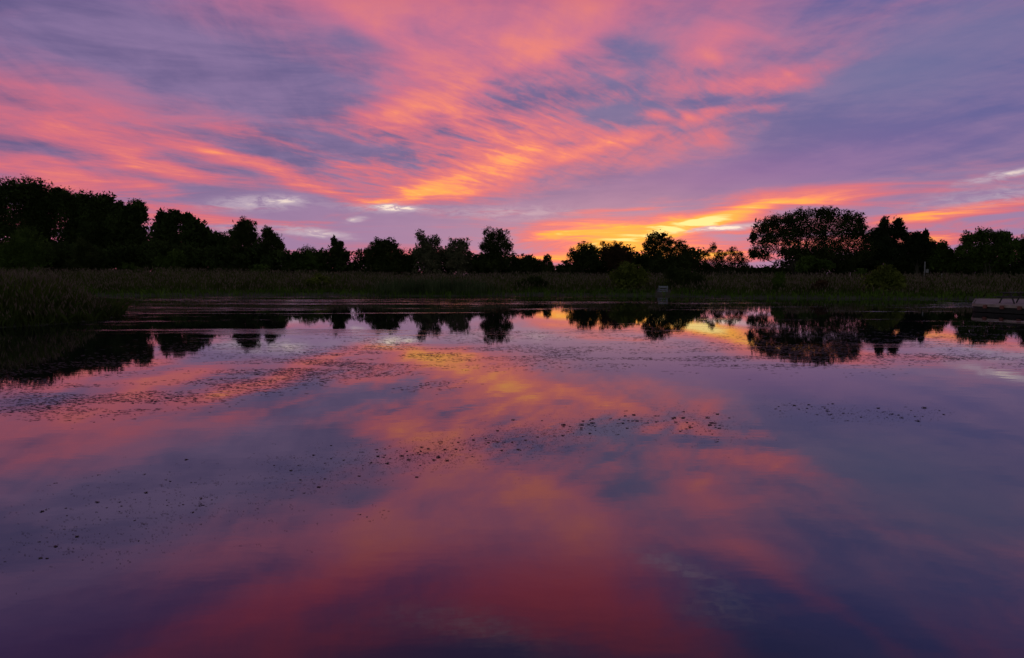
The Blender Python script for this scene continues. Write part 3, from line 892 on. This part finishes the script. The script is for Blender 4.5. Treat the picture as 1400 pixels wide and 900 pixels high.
# --- pale slatted bench at the far water edge
bp_ = at(906.5, 403.4)
bench = empty('bench', (bp_.x, bp_.y, 0.02), 'small pale slatted bench at the far water edge, its back to the pond', 'bench')
W = 1.16
for sx in (-1, 1):
    MB().box((sx * (W / 2 - .06), -.02, .56), (.11, .10, 1.12), 0, .01).build('back_post', m_pale, bench)
    MB().box((sx * (W / 2 - .06), .62, .36), (.10, .10, .72), 0, .01).build('leg', m_pale, bench)
    MB().bar((sx * (W / 2 - .06), -.02, .745), (sx * (W / 2 - .06), .72, .745), .12, .045).build('armrest', m_pale, bench)
for z, hgt in ((.98, .24), (.66, .13), (.42, .13), (.17, .12)):
    MB().box((0, -.085, z), (W, .028, hgt), 0, .006).build('slat', m_pale, bench)
mb = MB()
for k in range(4): mb.box((0, .10 + k * .15, .46), (W - .26, .13, .035), 0, .006)
mb.build('seat', m_pale, bench)

# --- pale post with a box, in front of the evergreens
pp = at_y(1263.5, 383, 124)
pz = float(ground_z(pp.x, pp.y)) - .05
post = empty('post', (pp.x, pp.y, pz), 'tall thin pale post carrying a small box, in front of the dark evergreens', 'post')
top = at_y(1263.5, 358, 124).z - pz
MB().tube([(0, 0, 0), (0, 0, top * .5), (0, 0, top)], [.105, .10, .09], 10).build('pole', m_gal, post, True)
bz = at_y(1267, 371, 124).z - pz
bx_ = MB().box((.40, 0, bz), (.44, .40, .60), 0, .02)
bx_.build('box', m_gal, post)
MB().box((.40, 0, bz + .335), (.54, .50, .06), 0, .015).build('box_lid', m_gal, post)
MB().bar((.0, 0, bz), (.2, 0, bz), .05, .05).build('bracket', m_gal, post)
ps = at_y(1287, 383, 118)
sz = float(ground_z(ps.x, ps.y)) - .05
stake = empty('stake', (ps.x, ps.y, sz), 'short pale stake just clear of the grass, right of the box post', 'stake')
th = at_y(1287, 374.5, 118).z - sz
MB().box((0, 0, th / 2), (.14, .14, th), 0, .02).build('shaft', m_gal, stake)
MB().box((0, 0, th + .02), (.18, .18, .05), 0, .02).build('cap', m_gal, stake)
# ------------------------------------------------------------------ floating pondweed
m_weed = plain('pondweed', (.030, .028, .020), .55, (.014, .012, .012), 9.0)
m_weed_pale = plain('pondweed_pale', (.085, .070, .060), .6, (.05, .038, .036), 7.0)


def raft(rng, k, r, spread):
    """k little floating leaves lying together."""
    V, Fc, hub = [], [], []
    for i in range(k):
        if i == 0: cx = cy = 0.0
        else:
            a = rng.uniform(0, 6.28); j0 = hub[int(rng.integers(0, len(hub)))]
            cx, cy = j0[0] + math.cos(a) * r * 1.25, j0[1] + math.sin(a) * r * .5
        hub.append((cx, cy))
        rr = r * rng.uniform(.45, 1.15); el_ = rng.uniform(.45, .9); ro = rng.uniform(0, 6.28)
        m = 7; b_ = len(V)
        tilt = rng.normal(0, .07, 2)
        V.append((cx, cy, .006 + .0012 * i))
        for j in range(m):
            q = 6.283 * j / m; w = rr * rng.uniform(.75, 1.2)
            ex, ey = math.cos(q) * w * 1.2, math.sin(q) * w * el_
            X, Y = ex * math.cos(ro) - ey * math.sin(ro), ex * math.sin(ro) + ey * math.cos(ro)
            V.append((cx + X, cy + Y, max(.002, .003 + .0012 * i + X * tilt[0] + Y * tilt[1])))
        for j in range(m): Fc.append([b_, b_ + 1 + j, b_ + 1 + (j + 1) % m])
    return V, Fc


PROTO = []
rng = np.random.default_rng(404)
for k in range(9):
    V, Fc = raft(rng, int(rng.integers(2, 8)), .020, .045 + .006 * k)
    me = bpy.data.meshes.new('pondweed_clump'); me.from_pydata(V, [], Fc); me.materials.append(m_weed if k % 4 else m_weed_pale); me.update()
    PROTO.append(me)

# drifts: (group label, thing label, [(px, py, half width, half height, tilt, count)])
DRIFTS = [
    ('pondweed of the middle drift', 'dark pondweed fleck in the loose drift across the orange reflection',
     [(575, 622, 48, 15, -4, 36), (640, 607, 60, 16, -8, 24), (770, 588, 70, 12, -8, 32), (865, 578, 70, 12, -4, 26), (705, 600, 60, 16, -8, 22), (510, 628, 40, 14, 0, 10)]),
    ('pondweed of the right drift', 'dark pondweed fleck in the thin right-hand drift reaching towards the deck',
     [(960, 580, 46, 18, 12, 34), (1120, 562, 60, 12, 4, 26), (1210, 568, 70, 10, 2, 18), (1270, 562, 34, 6, 2, 6)]),
    ('pondweed of the left foreground', 'dark pondweed fleck scattered in the nearest left part of the pond',
     [(90, 735, 120, 34, -12, 14), (200, 665, 130, 32, -8, 14), (270, 690, 60, 12, 0, 8), (430, 645, 60, 30, -8, 16), (130, 690, 90, 22, -10, 8), (500, 706, 26, 4, 0, 2)]),
]
rng = np.random.default_rng(77)
random.seed(5)


def spots(px, py, rx, ry, tilt, n):
    a, b_ = rng.normal(0, .55, n), rng.normal(0, .55, n)
    t = R(tilt)
    return px + a * rx * math.cos(t) - b_ * ry * math.sin(t), py + a * rx * math.sin(t) + b_ * ry * math.cos(t)


fine = []
for grp, lab, rows in DRIFTS:
    for (px, py, rx, ry, tilt, n) in rows:
        X, Y = spots(px, py, rx, ry, tilt, n)
        for a, b_ in zip(X, Y):
            p = at(a, b_)
            o = bpy.data.objects.new('pondweed_clump', PROTO[int(rng.integers(0, len(PROTO)))])
            o.location = (p.x, p.y, 0); o.rotation_euler = (0, 0, rng.uniform(-.4, .4) + math.pi * int(rng.integers(0, 2)))
            s = rng.uniform(.55, 1.3) * (.55 if p.y < 8.2 else .72 if p.y < 11 else 1.05); o.scale = (s, s, s)
            COL.objects.link(o); tag(o, lab, 'pondweed', grp)
        # crumbs too many to count around them
        X, Y = spots(px, py, rx * 1.25, ry * 1.25, tilt, n * (4 if 'left' in grp else 7))
        fine += [(a + rng.normal() * 5 * j, b_ + rng.normal() * 1.1 * j, .34) for a, b_ in zip(X, Y) for j in range(int(rng.integers(1, 4)))]

MATS_ = [  # mats of tiny leaves farther out (photo x, y, half width, half height, tilt, count)
    (90, 552, 150, 18, -4, 1000), (250, 540, 150, 16, -8, 700), (60, 525, 120, 22, -4, 700), (400, 506, 130, 22, -6, 1900), (480, 490, 120, 20, 0, 1300),
    (560, 520, 70, 12, 0, 420), (620, 486, 160, 16, 0, 1200), (760, 480, 130, 16, 0, 900), (560, 468, 150, 14, 0, 900), (880, 494, 130, 12, 2, 700),
    (1000, 488, 120, 14, 4, 900), (1100, 482, 120, 20, 3, 1500), (1230, 484, 130, 14, 2, 900), (1340, 492, 90, 9, 2, 500), (1180, 462, 160, 12, 0, 900),
    (150, 500, 150, 16, -6, 700), (330, 470, 120, 14, -4, 600), (1330, 462, 90, 10, 0, 400), (700, 455, 160, 8, 0, 500), (900, 462, 120, 10, 0, 500),
    (120, 740, 150, 40, -10, 110), (300, 690, 170, 46, -8, 130), (450, 640, 120, 30, -8, 150), (700, 610, 160, 26, -6, 300),
]
for (px, py, rx, ry, tilt, n) in MATS_:
    X, Y = spots(px, py, rx, ry, tilt, int(n * 1.35))
    fine += [(a + rng.normal() * 6 * j, b_ + rng.normal() * 1.2 * j, 1.0 if py < 600 else .32) for a, b_ in zip(X, Y) for j in range(1 if py < 600 else int(rng.integers(1, 4)))]
fine = np.array(fine)
keep = [at(a, b_) if b_ > 408 else None for a, b_, _ in fine]
V, Fc, mi = [], [], []
for q, (a, b_, s) in zip(keep, fine):
    if q is None or q.y > 66: continue
    if s > .45 and mnoise.noise(Vector((q.x * .5, q.y * 1.1, 2.2))) < -.08 + .3 * (rng.random() - .5): continue
    r = (.009 + .00066 * q.y) * s * rng.uniform(.6, 1.5)
    e = rng.uniform(1.2, 3.0)
    if rng.random() < .3: r *= .5; e = rng.uniform(4, 8)
    else: r *= .75
    b0 = len(V); t0 = rng.uniform(-.25, .25)
    lift = .001 + .10 * r * rng.random()
    for j in range(6):
        w = r * rng.uniform(.7, 1.25); q_ = 6.283 * j / 6
        ex, ey = math.cos(q_) * w * e, math.sin(q_) * w
        V.append((q.x + ex * math.cos(t0) - ey * math.sin(t0), q.y + ex * math.sin(t0) + ey * math.cos(t0), .003 + lift * (1 if j % 2 else .4)))
    Fc.append([b0 + j for j in range(6)]); mi.append(0 if rng.random() < .7 else 1)
o = link('pondweed_mat', mesh_np('pondweed_mat', V, Fc, [m_weed, m_weed_pale], mi))
tag(o, 'speckled mats of tiny floating pondweed leaves out on the pond', 'pondweed', kind='stuff')
